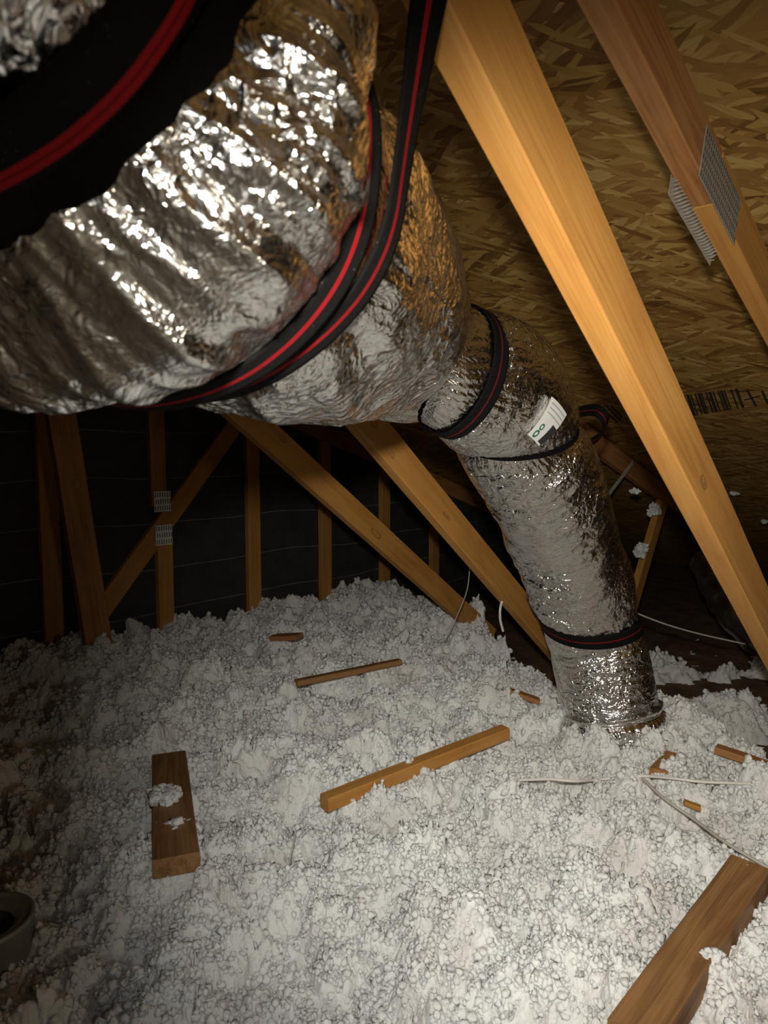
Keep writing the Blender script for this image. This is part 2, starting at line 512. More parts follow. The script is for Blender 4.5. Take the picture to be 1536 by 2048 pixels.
def roofz(s): return CAMZ + 1.02 - SL * s
SD = (G + Vector((0, 0, -SL))).normalized()          # down-slope direction
RN = SD.cross(NI).normalized()
if RN.z > 0: RN = -RN                                # points down into the attic
R0 = Vector((0, 0, roofz(0)))

mb = MB(); mb.box((-4.5, -0.02, -0.3), (9, 0.0, 4.2))
wg = mb.build('wall_gable', M_felt)
wg.matrix_world = frame(Vector((W0.x, W0.y, 0)) - NI * 0.04, G, -NI * -1, Vector((0, 0, 1)))
tag(wg, kind='structure')

mb = MB(); mb.box((-DG - 0.1, -2.3, 0), (5.5, 7.6, 0.012))
rf = mb.build('ceiling', M_osb)
rf.matrix_world = frame(R0, NI, SD, -RN)
tag(rf, kind='structure')
# far slope beyond the ridge
SD2 = (-G + Vector((0, 0, -SL))).normalized()
ridge = R0 - SD * 2.3
mb = MB(); mb.box((-DG - 0.1, 0, 0), (5.5, 5.0, 0.012))
rf2 = mb.build('ceiling', M_osb)
n2 = NI.cross(SD2); n2 = n2 if n2.z > 0 else -n2
rf2.matrix_world = frame(ridge, NI, SD2, n2)
tag(rf2, kind='structure')

mb = MB(); mb.box((-DG - 0.1, -6, -0.03), (5.5, 8, 0.0))
fl = mb.build('floor', M_floor)
fl.matrix_world = frame(Vector((0, 0, 0)), NI, G, Vector((0, 0, 1)))
tag(fl, kind='structure')

# ink stamp on the roof board
def roofhit(px, py, off=0.0012): return hit(px, py, R0 + RN * off, RN)
mb = MB()
def ink(a, b, wd=0.008):
    a = roofhit(*a); b = roofhit(*b)
    d = (b - a); L = d.length; d.normalize(); s_ = RN.cross(d).normalized()
    mb.box((0, -wd / 2, 0), (L, wd / 2, 0.0008), 0, frame(a, d, s_, RN))
xs = [1366, 1373, 1379, 1388, 1395, 1400, 1410, 1417, 1424, 1434, 1440, 1446, 1460, 1470]
for i, x in enumerate(xs):
    ink((x + 2, 790 - (x - 1366) * 0.12), (x + 16, 832 - (x - 1366) * 0.16), [0.006, 0.010, 0.005][i % 3])
for a, b in [((1494, 780), (1512, 812)), ((1488, 800), (1520, 792)), ((1524, 782), (1536, 808)), ((1204, 816), (1236, 846)),
             ((1212, 812), (1242, 842)), ((1222, 812), (1244, 834))]:
    ink(a, b, 0.008)
st = mb.build('stamp_print', M_ink)
st.parent = rf; st.matrix_parent_inverse = rf.matrix_world.inverted()

# ------------------------------------------------------------------ lumber
def lumber(name, A, B, wd, th, facehint, material, parent=None, knots=(), corner=False, label=None, cat='beam', group=None, bevel=0.0025, extra=None):
    """A, B: axis ends; wide side along Y (local), thickness along Z; facehint = wanted normal of the wide face"""
    A = Vector(A); B = Vector(B)
    ex = (B - A); L = ex.length; ex.normalize()
    ez = (Vector(facehint) - ex * Vector(facehint).dot(ex)).normalized()
    ey = ez.cross(ex).normalized()
    # slightly uneven sawn box with eased edges
    mb = MB()
    n = max(2, int(L / 0.12)); sec = []
    e = bevel
    prof = [(-wd / 2 + e, -th / 2), (wd / 2 - e, -th / 2), (wd / 2, -th / 2 + e), (wd / 2, th / 2 - e), (wd / 2 - e, th / 2), (-wd / 2 + e, th / 2), (-wd / 2, th / 2 - e), (-wd / 2, -th / 2 + e)]
    vs = []
    rr = random.Random(int(abs(A.x * 1000) + abs(B.y * 777)))
    for i in range(n + 1):
        jx = (rr.random() - .5) * 0.0012; jy = (rr.random() - .5) * 0.0012
        for (y, z) in prof: vs.append((L * i / n, y + jx, z + jy))
    fs = [(i * 8 + k, i * 8 + (k + 1) % 8, (i + 1) * 8 + (k + 1) % 8, (i + 1) * 8 + k) for i in range(n) for k in range(8)]
    fs += [tuple(range(7, -1, -1)), tuple(n * 8 + k for k in range(8))]
    mb.add(vs, fs, 0)
    for (kx, ky, rx, ry) in knots:
        c = (kx * L, ky * wd, th / 2)
        mb.disc(c, (rx, 0, 0), (0, ry, 0), 20, 1, 0.0004)
        mb.ring(c, (rx * 1.08, 0, 0), (0, ry * 1.08, 0), 0.84, 24, 2, 0.0007)
    if extra: extra(mb, L)
    o = mb.build(name, [material, M_knot, M_knotdark, M_ins], parent)
    o.matrix_world = frame(A, ex, ey, ez)
    if label: tag(o, label, cat, group)
    return o

# --- gable truss: flat studs, a diagonal web, the top chord and the connector plates
u0 = wallpt(332, 1100)
def stud(k, zlo, zhi, name='stud', m=M_wood, dx=0):
    c = Vector((u0.x, u0.y, 0)) + G * (0.52 * k + dx) - NI * 0.019
    return lumber(name, c + Vector((0, 0, zlo)), c + Vector((0, 0, zhi)), 0.078, 0.034, NI, m, gt)
gt = empty('gable_truss', (u0.x, u0.y, 0.1))
bpy.context.view_layer.update()
def keep(o):
    """parent while keeping the world transform"""
    mw = o.matrix_world.copy(); o.parent = gt; o.matrix_parent_inverse = Matrix.Translation(gt.location).inverted(); o.matrix_world = mw
_old = lumber
def glumber(*a, **k):
    o = _old(*a, **k); return o
parts = []
for k, lo, hi in [(-1, 0.1, 2.6), (1, 0.1, 2.3), (2, 0.1, 2.05), (3, 0.1, 1.86), (4, 0.1, 1.66), (-2, 0.1, 2.8)]:
    c = Vector((u0.x, u0.y, 0)) + G * (0.52 * k) - NI * 0.0195
    s_top = c.dot(G)
    parts.append(lumber('stud', c + Vector((0, 0, lo)), c + Vector((0, 0, roofz(s_top) - 0.11)), 0.078, 0.034, NI, M_wood))
c = Vector((u0.x, u0.y, 0)) - NI * 0.0195
jz_lo = wallpt(330, 1058).z; jz_hi = wallpt(326, 1012).z
parts.append(lumber('stud', c + Vector((0, 0, 0.1)), c + Vector((0, 0, jz_lo)), 0.078, 0.034, NI, M_wood))
c2 = c - G * 0.025
parts.append(lumber('stud', c2 + Vector((0, 0, jz_hi)), c2 + Vector((0, 0, roofz(c2.dot(G)) - 0.11)), 0.078, 0.034, NI, M_wood_red))
a = wallpt(170, 1265, -0.019); b = wallpt(545, 745, -0.019)
parts.append(lumber('diagonal_web', a, b, 0.088, 0.033, NI, M_wood))
p1 = wallpt(648, 845, -0.018); 
p1 = Vector((p1.x, p1.y, 0)) + Vector((0, 0, roofz(p1.dot(G)) - 0.065))
parts.append(lumber('top_chord', p1 - SD * 3.6 + NI * 0.02, p1 + SD * 3.4 + NI * 0.02, 0.10, 0.038, NI, M_wood_red))
def plate_mesh(mb, M, w_, h_, nx, ny, slots=True):
    mb.box((-w_ / 2, -h_ / 2, 0), (w_ / 2, h_ / 2, 0.0012), 0, M)
    for i in range(nx):
        for j in range(ny):
            x = (i + 0.5) / nx * w_ - w_ / 2; y = (j + 0.5) / ny * h_ - h_ / 2
            x += (j % 2) * w_ / nx * 0.25
            if abs(x) > w_ / 2 - 0.002: continue
            mb.box((x - w_ / nx * 0.16, y - h_ / ny * 0.36, 0.0011), (x + w_ / nx * 0.16, y + h_ / ny * 0.36, 0.0016), 1, M)
for (px, py) in ((325, 1003), (328, 1070)):
    q = wallpt(px, py, 0.0008)
    mb = MB(); plate_mesh(mb, Matrix(), 0.085, 0.095, 7, 3)
    o = mb.build('connector_plate', [plain('bright plate', (0.85, 0.85, 0.80), 0.5, 0.0, 0.1, 60), M_slot])
    o.matrix_world = frame(q, G, Vector((0, 0, 1)), NI)
    o['label'] = 'galvanised connector plate'
    parts.append(o)
for o in parts:
    mw = o.matrix_world.copy(); o.parent = gt
    o.matrix_parent_inverse = Matrix.Translation(gt.location).inverted(); o.matrix_basis = mw
tag(gt, 'dim timber gable truss with upright studs and a diagonal web against the black wall', 'truss')

# --- other truss members: every truss stands parallel to the gable, r metres from the camera towards it
def onplane(px, py, r): return hit(px, py, CAM - NI * r, NI)
def web(name, r, p0, p1, wd, material, ext0=0.0, ext1=0.0, side=1, **k):
    """p0, p1: two pixels on the lower-left edge of the wide face lying in the truss plane r"""
    a = onplane(*p0, r); b = onplane(*p1, r)
    e = (b - a).normalized()
    wdir = NI.cross(e).normalized()
    if (wdir.dot(G) < 0) == (side > 0): wdir = -wdir
    o = wdir * wd / 2 - NI * 0.019
    return lumber(name, a + o - e * ext0, b + o + e * ext1, wd, 0.038, NI, material, **k)

web('truss_web', 2.62, (92, 800), (168, 1260), 0.105, M_wood_red, 0.42, 0.35, label='dim reddish timber post at far left, leaning, foot in the insulation', knots=((0.45, 0.1, 0.02, 0.012),))
web('truss_web', 1.72, (473, 844), (784, 1119), 0.089, M_wood, 0.95, 0.85, label='long diagonal brace crossing in front of the gable studs', knots=((0.63, -0.1, 0.03, 0.012), (0.42, .2, .015, .01)))
web('truss_web', 1.20, (715, 856), (941, 1119), 0.089, M_wood, 0.75, 0.75, label='diagonal brace with a round knot running down behind the foil duct', knots=((0.37, 0.05, 0.014, 0.012), (0.42, -0.2, 0.009, 0.008), (0.56, -.1, .02, .006)))
web('truss_web', 0.345, (938, 90), (1445, 1100), 0.089, M_wood, 0.45, 0.75, label='bright pine web slanting down the right side, nearest timber to the camera', knots=((0.567, -0.10, 0.017, 0.0085),))

def chordpt(r, s, drop=0.06):
    q = -NI * r + G * s
    return Vector((q.x, q.y, roofz(s) - drop))
lumber('truss_chord', chordpt(1.38, 1.9), chordpt(1.38, 5.2), 0.09, 0.036, NI, M_wood_red,
       label='reddish sloping chord under the roof board behind the duct', cat='beam')
a = onplane(1325, 1000, 1.38); b = onplane(1262, 1215, 1.38)
lumber('truss_web', a + (a - b) * 0.05, b + (b - a) * 0.25, 0.082, 0.036, NI, M_wood,
       label='short upright web carrying two insulation tufts, right of the duct', cat='beam')

# --- chord high on the right, spliced, with a connector plate on each side
ct = empty('truss_chord', P(1420, 400, 1.2))
jc = onplane(1432, 405, 0.345)
cdir = (onplane(1480, 598, 0.345) - jc).normalized()
cdir = SD.copy()
side_ = NI.cross(cdir).normalized()
if side_.z < 0: side_ = -side_
low0 = jc - NI * 0.0 
upper = lumber('upper_board', low0 - cdir * 1.0 + side_ * 0.044 - NI * 0.019, low0 - cdir * 0.003 + side_ * 0.044 - NI * 0.019, 0.089, 0.038, NI, M_wood_red)
lower = lumber('lower_board', low0 + cdir * 0.003 + side_ * 0.044 - NI * 0.019, low0 + cdir * 1.6 + side_ * 0.044 - NI * 0.019, 0.089, 0.038, NI, M_wood)
cps = [upper, lower]
def cplate(centre, nrm, w_, h_, teeth):
    ex = cdir; ez = nrm; ey = ez.cross(ex).normalized()
    mb = MB()
    nx, ny = int(w_ / 0.0085), int(h_ / 0.0125)
    mb.box((-w_ / 2, -h_ / 2, 0), (w_ / 2, h_ / 2, 0.0012), 0)
    for i in range(nx):
        for j in range(ny):
            x = (i + 0.5) / nx * w_ - w_ / 2 + (j % 2) * 0.002; y = (j + 0.5) / ny * h_ - h_ / 2
            if abs(x) > w_ / 2 - 0.003: continue
            mb.box((x - 0.0011, y - 0.0042, 0.0011), (x + 0.0011, y + 0.0042, 0.0015), 1)
            if teeth:
                for q in (-0.0035, 0.0035):       # punched teeth stand out where the plate hangs past the wood
                    mb.add([(x - 0.0014, y + q, 0), (x + 0.0014, y + q, 0), (x + 0.0016, y + q + 0.0006, -0.008), (x - 0.0002, y + q, -0.0095),
                            (x - 0.0014, y + q + .0006, 0), (x + 0.0014, y + q + .0006, 0)],
                           [(0, 1, 2, 3), (4, 3, 2, 5), (0, 4, 5, 1)], 2)
    o = mb.build('connector_plate', [M_plate, M_slot, M_tooth])
    o.matrix_world = frame(centre, ex, ey, ez)
    return o
near_plate = cplate(low0 + cdir * 0.01 + side_ * 0.03 + NI * 0.0005, NI, 0.19, 0.082, 0)
far_plate = cplate(low0 + cdir * 0.02 + side_ * 0.010 - NI * 0.0385, -NI, 0.21, 0.078, 1)
# teeth side of the far plate hanging below the board
cps += [near_plate, far_plate]
for o in cps:
    mw = o.matrix_world.copy(); o.parent = ct
    o.matrix_parent_inverse = Matrix.Translation(ct.location).inverted(); o.matrix_basis = mw
tag(ct, 'spliced sloping chord with metal connector plates at upper right', 'beam')

M_black = plain('plain black webbing', (0.006, 0.005, 0.005), 0.9, 0, 0.2, 200)
M_black.node_tree.nodes['Principled BSDF'].inputs['Specular IOR Level'].default_value = 0.05
# ------------------------------------------------------------------ the foil duct
K = 0.85
axis_ctrl = [((-0.44, -0.45, 0.24), .175), ((-0.385, 0.02, 0.30), .178), ((-0.325, 0.22, 0.325), .178),
             ((-0.270, .40, .308), .178), ((-.183, .60, .286), .178), ((-.150, .675, .293), .178),
             ((-.087, .93, .316), .178), ((-.035, 1.25, .372), .178), ((.030, 1.42, .368), .176), ((.12, 1.53, .325), .172),
             ((.265, 1.67, .295), .172), ((.375, 1.85, .19), .172), ((.49, 2.05, .05), .172), ((.60, 2.23, -.13), .170), ((.743, 2.42, -.433), .168),
             ((.806, 2.43, -.72), .168), ((.83, 2.42, -1.02), .168)]
def camv(p): return CAM + (Vector((1, 0, 0)) * p[0] + FW * p[1] + UP * p[2]) * K
ctrl = [camv(p) for p, r in axis_ctrl]
SUB = 60
AX = spline(ctrl, SUB)
AR = []
for i in range(len(axis_ctrl) - 1):
    for k in range(SUB): AR.append(axis_ctrl[i][1] * (1 - k / SUB) + axis_ctrl[i + 1][1] * k / SUB)
AR.append(axis_ctrl[-1][1]); AR = np.array(AR) * K
AXn = np.array([tuple(p) for p in AX])
arc = np.concatenate([[0], np.cumsum(np.linalg.norm(np.diff(AXn, axis=0), axis=1))])
def s_of(i): return arc[int(round(i * SUB))]
LEN = arc[-1]
def base_radius(s):
    r = np.interp(s, arc, AR)
    r = r + 0.040 * np.exp(-((s - s_of(3.55)) / 0.062) ** 2)      # fullness of the near bulges
    return r + 0.012 * np.exp(-((s - s_of(6.2)) / 0.16) ** 2)
# parallel-transport frames
def frames(Q):
    T = tangents(Q); U = Vector((1, 0, 0)); U = (U - T[0] * U.dot(T[0])).normalized(); out = []
    for t in T:
        U = (U - t * U.dot(t)).normalized(); out.append((t, U, t.cross(U)))
    return out
FR = frames(AX)
FT = np.array([tuple(f[0]) for f in FR]); FU = np.array([tuple(f[1]) for f in FR]); FV = np.array([tuple(f[2]) for f in FR])
def at_s(s):
    s = np.asarray(s)
    return (np.stack([np.interp(s, arc, AXn[:, k]) for k in range(3)], -1),
            *[np.stack([np.interp(s, arc, A_[:, k]) for k in range(3)], -1) for A_ in (FT, FU, FV)])

# find the surface parameters under a pixel
def find_sp(px, py, srange):
    sv = np.linspace(*srange, 120); pv = np.linspace(-PI, PI, 240)
    A_, B_ = np.meshgrid(sv, pv, indexing='ij'); a = A_.ravel(); b = B_.ravel()
    c, t, u, v = at_s(a); q = c + base_radius(a)[:, None] * (np.cos(b)[:, None] * u + np.sin(b)[:, None] * v) - np.array(tuple(CAM))
    nrm = np.cos(b)[:, None] * u + np.sin(b)[:, None] * v
    d = q @ np.array(tuple(FW)); x = 768 + F * q[:, 0] / d; y = 1024 - F * (q @ np.array(tuple(UP))) / d
    e = (x - px) ** 2 + (y - py) ** 2 + 1e6 * ((nrm * q).sum(1) > 0)
    k = np.argmin(e); return a[k], b[k]

def ring_fit(pix, i0, i1, lim=0.10):
    """tilted ring s = s0 + a cos(phi) + b sin(phi) through the given points of the surface"""
    q = [find_sp(px, py, (s_of(i0), s_of(i1))) for px, py in pix]
    A_ = np.array([[1, math.cos(p), math.sin(p)] for _, p in q]); y_ = np.array([v for v, _ in q])
    R_ = np.diag([1e-6, 0.02, 0.02])
    w_ = np.linalg.solve(A_.T @ A_ + R_, A_.T @ y_)
    m = math.hypot(w_[1], w_[2])
    if m > lim: w_[1:] *= lim / m
    return tuple(w_)
RS = dict(
    near=ring_fit([(0, 410), (170, 290), (300, 160), (400, 20)], 2.2, 3.6),
    s1=ring_fit([(745, 200), (765, 300), (740, 430), (690, 540), (600, 655), (520, 730)], 3.6, 5.0),
    s2=ring_fit([(795, 440), (760, 540), (690, 630), (600, 710), (480, 770)], 4.3, 6.0),
    gap1=ring_fit([(902, 600), (895, 700), (860, 770), (790, 825)], 6.3, 8.8),
    s3=ring_fit([(990, 620), (1012, 700), (985, 800), (930, 868)], 8.0, 10.4),
    gap2=ring_fit([(925, 890), (980, 922), (1040, 930), (1100, 925), (1150, 895)], 10.3, 11.8, 0.12),
    s4=ring_fit([(1100, 1268), (1150, 1284), (1190, 1288), (1240, 1282), (1278, 1262)], 13.0, 14.6))
RS['s1'] = (RS['s1'][0] - 0.006, *RS['s1'][1:])
PIN = [(RS['near'][0] + .01, *RS['near'][1:], .022, .060), (*RS['s1'], .006, .04), (*RS['s2'], .007, .04), (*RS['gap1'], .030, .050), (*RS['s3'], .014, .045),
       (*RS['gap2'], .024, .045), (*RS['s4'], .010, .05)]
def radius(s, ph):
    r = base_radius(s)
    for (s0, a_, b_, dep, wd_) in PIN:
        r = r - dep * np.exp(-np.abs((s - s0 - a_ * np.cos(ph) - b_ * np.sin(ph)) / wd_) ** 1.3)
    return r

def foil_disp(s, ph, rad, sc=1.0):
    """crumple: sums of folded planes (sharp creases), pleats at the straps, slack cross wrinkles"""
    X = np.stack([np.cos(ph) * rad, np.sin(ph) * rad, s], -1)
    wx = perlin(X * 5, 11); wy = perlin(X * 5 + 9.3, 12)
    big = perlin(X * 4.2, 3) * 0.010
    near = np.exp(-np.clip(s - s_of(4.0), 0, 9) / 0.35)             # looser folds on the near part
    amp = 0.35 + 0.95 * sstep((perlin(X * 3.1, 5) + 0.3) / 0.8)
    rs = np.random.RandomState(4)
    d = np.zeros(len(s))
    W_ = X + 0.05 * np.stack([wx, wy, perlin(X * 4 + 3.1, 13)], -1)
    for f_, a_ in ((5.0, .0050), (8.0, .0032), (13.0, .0015), (21.0, .0008), (34.0, .0005), (52, .0003)):
        for _ in range(3):
            v = rs.normal(size=3); v /= np.linalg.norm(v)
            d += a_ / 2.2 * tri(W_ @ v * f_ + rs.rand()) * amp
    # pleats running away from each pinch
    for (s0, a_, b_, dep, wd_) in PIN:
        sp_ = s0 + a_ * np.cos(ph) + b_ * np.sin(ph)
        e = np.exp(-np.abs(s - sp_) / 0.035) * (0.35 if s0 < s_of(6) else 1.0)
        d += e * 0.0030 * tri(ph * 7.3 + 1.7 * perlin(X * 7, 21) + (s - sp_) * 9) + e * 0.0010 * tri(ph * 19 + 2 * perlin(X * 9, 22))
    # cross wrinkles, longer round the tube than along it
    Y = np.stack([np.cos(ph) * 1.6, np.sin(ph) * 1.6, s * 28 + np.sin(ph * 2) * .4], -1)
    Y2 = np.stack([np.cos(ph) * 3.4 + 0.4 * s * 9, np.sin(ph) * 3.4, s * 60], -1)
    far = sstep((s - s_of(7.2)) / 0.2)
    cw = -np.abs(perlin(Y, 31)) * 0.0085 - np.abs(perlin(Y2, 33)) * 0.0048
    d += cw * (0.25 + 0.75 * far) * (0.6 + 0.6 * sstep((perlin(X * 2.3 + 7, 35) + .2) * 2)) + 0.002
    # long sagging folds drawn towards the near straps
    Z = np.stack([np.cos(ph * 1.0) * 3.3 + s * 5, np.sin(ph) * 3.3, s * 3.0], -1)
    d += near * (-np.abs(perlin(Z, 41)) * 0.020 - np.abs(perlin(Z * 2.3, 42)) * 0.006 + .006)
    d = d + big * (0.5 + near)
    d = d * (1 - 0.55 * sstep((s - s_of(14.1)) / 0.04))            # the foot is pulled smooth
    # deep fans of folds spreading from the nearest strap
    sn, na, nb, _, _ = PIN[0]
    dn_ = s - sn - na * np.cos(ph) - nb * np.sin(ph)
    en = np.exp(-np.clip(dn_, 0, 9) / 0.11) * sstep((dn_ - 0.01) / 0.06) * (s < s_of(4.6))
    pw = ph + 0.25 * perlin(X * 5, 44) + dn_ * 1.2
    d = d + en * (0.010 * tri(pw * 1.9) * (perlin(X * 3.0, 45) + .7) + 0.0045 * tri(pw * 4.7 + 1) + 0.0016 * tri(pw * 11))
    for (s0, a_, b_, dep, wd_) in PIN:                             # pressed flat under the webbing
        d = d * (1 - 0.85 * np.exp(-((s - s0 - a_ * np.cos(ph) - b_ * np.sin(ph)) / 0.022) ** 2))
    return d * sc

NS, NP = 1150, 560
sg = np.linspace(0, LEN, NS)
# denser rings where they are seen
pg = np.linspace(0, 2 * PI, NP, endpoint=False)
SS, PP = np.meshgrid(sg, pg, indexing='ij')
ss = SS.ravel(); pp = PP.ravel()
rr_ = radius(ss, pp)
dd = foil_disp(ss, pp, 0.15)
c_, t_, u_, v_ = at_s(ss)
rad = (rr_ + dd)[:, None]
V = c_ + rad * (np.cos(pp)[:, None] * u_ + np.sin(pp)[:, None] * v_)
V += t_ * (perlin(np.stack([np.cos(pp) * .9, np.sin(pp) * .9, ss * 9], -1), 51) * 0.006)[:, None]
duct = empty('flexible_duct', camv((.83, 2.42, -.95)))
me = mesh_np('foil_jacket', V - np.array(tuple(duct.location)), grid_quads(NS, NP, True))
fj = link('foil_jacket', me, M_foil, duct, True)
tag(duct, 'insulated flexible duct in crinkled silver foil sweeping from top left down to the floor', 'duct')

def surf(s, ph, off=0.0):
    c, t, u, v = at_s(np.array([s]))
    r = radius(np.array([s]), np.array([ph]))[0] + foil_disp(np.array([s]), np.array([ph]), 0.15)[0] + off
    return Vector(c[0]) + (Vector(u[0]) * math.cos(ph) + Vector(v[0]) * math.sin(ph)) * r
def phi_of(s, direction):
    c, t, u, v = at_s(np.array([s]))
    return math.atan2(direction.dot(Vector(v[0])), direction.dot(Vector(u[0])))

def band(name, C_, Wd, Nr, width, mat_, th=0.0022, parent=None, nw=8, jitter=0.0):
    """webbing ribbon: centre line C_, width directions Wd, outward normals Nr"""
    n = len(C_); v = []; uv = []; acc = 0.0
    for i in range(n):
        if i: acc += (C_[i] - C_[i - 1]).length
        wdir = Wd[i].normalized(); nr = Nr[i].normalized()
        for k in range(nw + 1):
            x = k / nw - .5
            v.append(C_[i] + wdir * width * x + nr * (th / 2)); uv.append((k / nw, acc / 0.05))
        for k in range(nw, -1, -1):
            x = k / nw - .5
            v.append(C_[i] + wdir * width * x - nr * (th / 2)); uv.append((k / nw, acc / 0.05))
    o = link(name, mesh_np(name, [tuple(q) for q in v], grid_quads(n, 2 * (nw + 1), True), uv), mat_, parent, False)
    return o

def ring_pts(s0, ph0, ph1, n, tilt=(0, 0), off=0.004):
    Cc, Wd, Nr = [], [], []
    phs = np.linspace(ph0, ph1, n)
    s_l = s0 + tilt[0] * np.cos(phs) + tilt[1] * np.sin(phs)
    c, t, u, v = at_s(s_l)
    d = foil_disp(s_l, phs, 0.15)
    d = np.convolve(np.pad(d, 6, mode='edge'), np.ones(13) / 13, 'valid')
    r = radius(s_l, phs) + np.maximum(d, -0.004) + off
    for i in range(n):
        nr = Vector(u[i]) * math.cos(phs[i]) + Vector(v[i]) * math.sin(phs[i])
        Cc.append(Vector(c[i]) + nr * r[i]); Wd.append(Vector(t[i])); Nr.append(nr)
    return Cc, Wd, Nr
def closed_strap(name, ring, width, label, off=0.007, group=None, m=None):
    s0 = ring[0]; tilt = ring[1:]
    a, b, c = ring_pts(s0, 0, 2 * PI, 181, tilt, off)
    o = band(name, a, b, c, width, m or M_strap)
    tag(o, label, 'strap', group)
    return o
SW = 0.038
closed_strap('duct_strap', (RS['near'][0] + 0.020, RS['near'][1], RS['near'][2]), 0.026, 'plain black strap layer beside the very close red-threaded strap, top left', off=0.008, m=M_black)
closed_strap('duct_strap', (RS['near'][0] - 0.004, RS['near'][1], RS['near'][2]), 0.056, 'very close black strap with red threads across the top left corner', off=0.010)
closed_strap('duct_strap', RS['s1'], 0.030, 'black strap with red threads hugging the big foil bulge, left one of the pair', off=0.012)
closed_strap('duct_strap', RS['s3'], 0.042, 'narrow black strap with dark red threads just above the duct label', m=M_strapthin)
closed_strap('duct_strap', RS['s4'], 0.050, 'black strap with a thin red thread near the foot of the duct', m=M_strapthin)
closed_strap('duct_strap', RS['gap1'], 0.014, 'black strap sunk in the foil crease between the two middle bulges', off=0.0, m=M_black)
closed_strap('duct_strap', RS['gap2'], 0.020, 'black strap sunk in the foil crease below the duct label', off=0.003, m=M_black)

# hanging sling: round the underside and straight up to the roof
s5 = RS['s2'][0]
up_r = find_sp(806, 400, (s5 - 0.04, s5 + 0.04))[1]
dn = phi_of(s5, Vector((0.2, 0, -1)))
lf = phi_of(s5, Vector((-1, 0, 0.35)))
def unwrap(a, b): 
    while b - a > PI: b -= 2 * PI
    while b - a < -PI: b += 2 * PI
    return b
dn = unwrap(up_r, dn); lf = unwrap(dn, lf)
Cc, Wd, Nr = ring_pts(s5, up_r, lf, 120, RS['s2'][1:], off=0.008)
_d0 = (Cc[0] - CAM).dot(FW); top_r = P(1090, -420, _d0 * 1.0); top_r.z = roofz(top_r.dot(G)) - 0.01
top_l = Cc[-1] + Vector((-0.05, 0.02, 0.8)); top_l.z = roofz(top_l.dot(G)) - 0.01
def leg(c0, d0, w0, n0, top, wtop, ntop, n=26):
    out = []
    h = (top - c0).length
    for k in range(1, n + 1):
        t = k / n
        b0 = c0; b1 = c0 + d0 * h * 0.22; b2 = top + (c0 - top) * 0.5; b3 = top
        p = b0 * (1 - t) ** 3 + b1 * 3 * t * (1 - t) ** 2 + b2 * 3 * t * t * (1 - t) + b3 * t ** 3
        tt = sstep(t * 1.3)
        out.append((p, (w0 * (1 - tt) + wtop * tt).normalized(), (n0 * (1 - tt) + ntop * tt).normalized()))
    return out
dR = (Cc[0] - Cc[1]).normalized(); dL = (Cc[-1] - Cc[-2]).normalized()
LR = leg(Cc[0], dR, Wd[0], Nr[0], top_r, Vector((0.98, -0.15, 0.1)), Vector((-0.15, -0.98, 0)))
LL = leg(Cc[-1], dL, Wd[-1], Nr[-1], top_l, Wd[-1], Nr[-1])
allp = [(a, b, c) for a, b, c in reversed(LR)] + list(zip(Cc, Wd, Nr)) + LL
o = band('hanger_strap', [q[0] for q in allp], [q[1] for q in allp], [q[2] for q in allp], SW, M_strap)
tag(o, 'long black strap with red threads hanging from the roof and slung under the duct', 'strap')

# loose strap loop behind the duct, right of the label
pts = [P(1128, 835, 1.97 * K), P(1165, 822, 1.99 * K), P(1195, 822, 2.03 * K), P(1212, 842, 2.03 * K), P(1205, 866, 2.0 * K), P(1180, 886, 1.97 * K), P(1150, 900, 1.95 * K)]
Q = spline(pts, 10); T = tangents(Q)
ax_ = Vector((0.22, -0.55, 0.8)).normalized()
Wl = [ax_] * len(Q); Nl = [t.cross(ax_).normalized() for t in T]
o = band('strap_loop', Q, Wl, Nl, 0.034, M_strapthin)
tag(o, 'loose black strap end looping out behind the duct beside the label', 'strap')

# paper label on the duct
def patch(name, s0, s1, p0, p1, mat_, off, parent, ns=10, npp=14):
    v = []
    for i in range(ns):
        for j in range(npp):
            s = s0 + (s1 - s0) * i / (ns - 1); p = p0 + (p1 - p0) * j / (npp - 1)
            v.append(tuple(surf_s(s, p, off) - parent.location))
    me = mesh_np(name, v, grid_quads(ns, npp))
    return link(name, me, mat_, parent, True)
def surf_s(s, ph, off):
    c, t, u, v = at_s(np.array([s]))
    q = radius(np.array([s]), np.array([ph]))[0] + off
    return Vector(c[0]) + (Vector(u[0]) * math.cos(ph) + Vector(v[0]) * math.sin(ph)) * q
ls, lp = find_sp(1092, 843, (s_of(9.6), s_of(11.1)))
ls2, lp2 = find_sp(1115, 870, (s_of(9.6), s_of(11.1)))
def lab(name, a0, a1, b0, b1, m, off):    # label axes: a along the duct, b round it, metres
    R_ = 0.146
    return patch(name, ls + a0, ls + a1, lp - b1 / R_, lp - b0 / R_, m, off, duct)
pl = lab('paper_label', -0.030, 0.034, -0.040, 0.040, M_paper, 0.010)
pl['label'] = 'white printed paper label with a green 8'
def subpart(o):
    o.parent = pl; return o
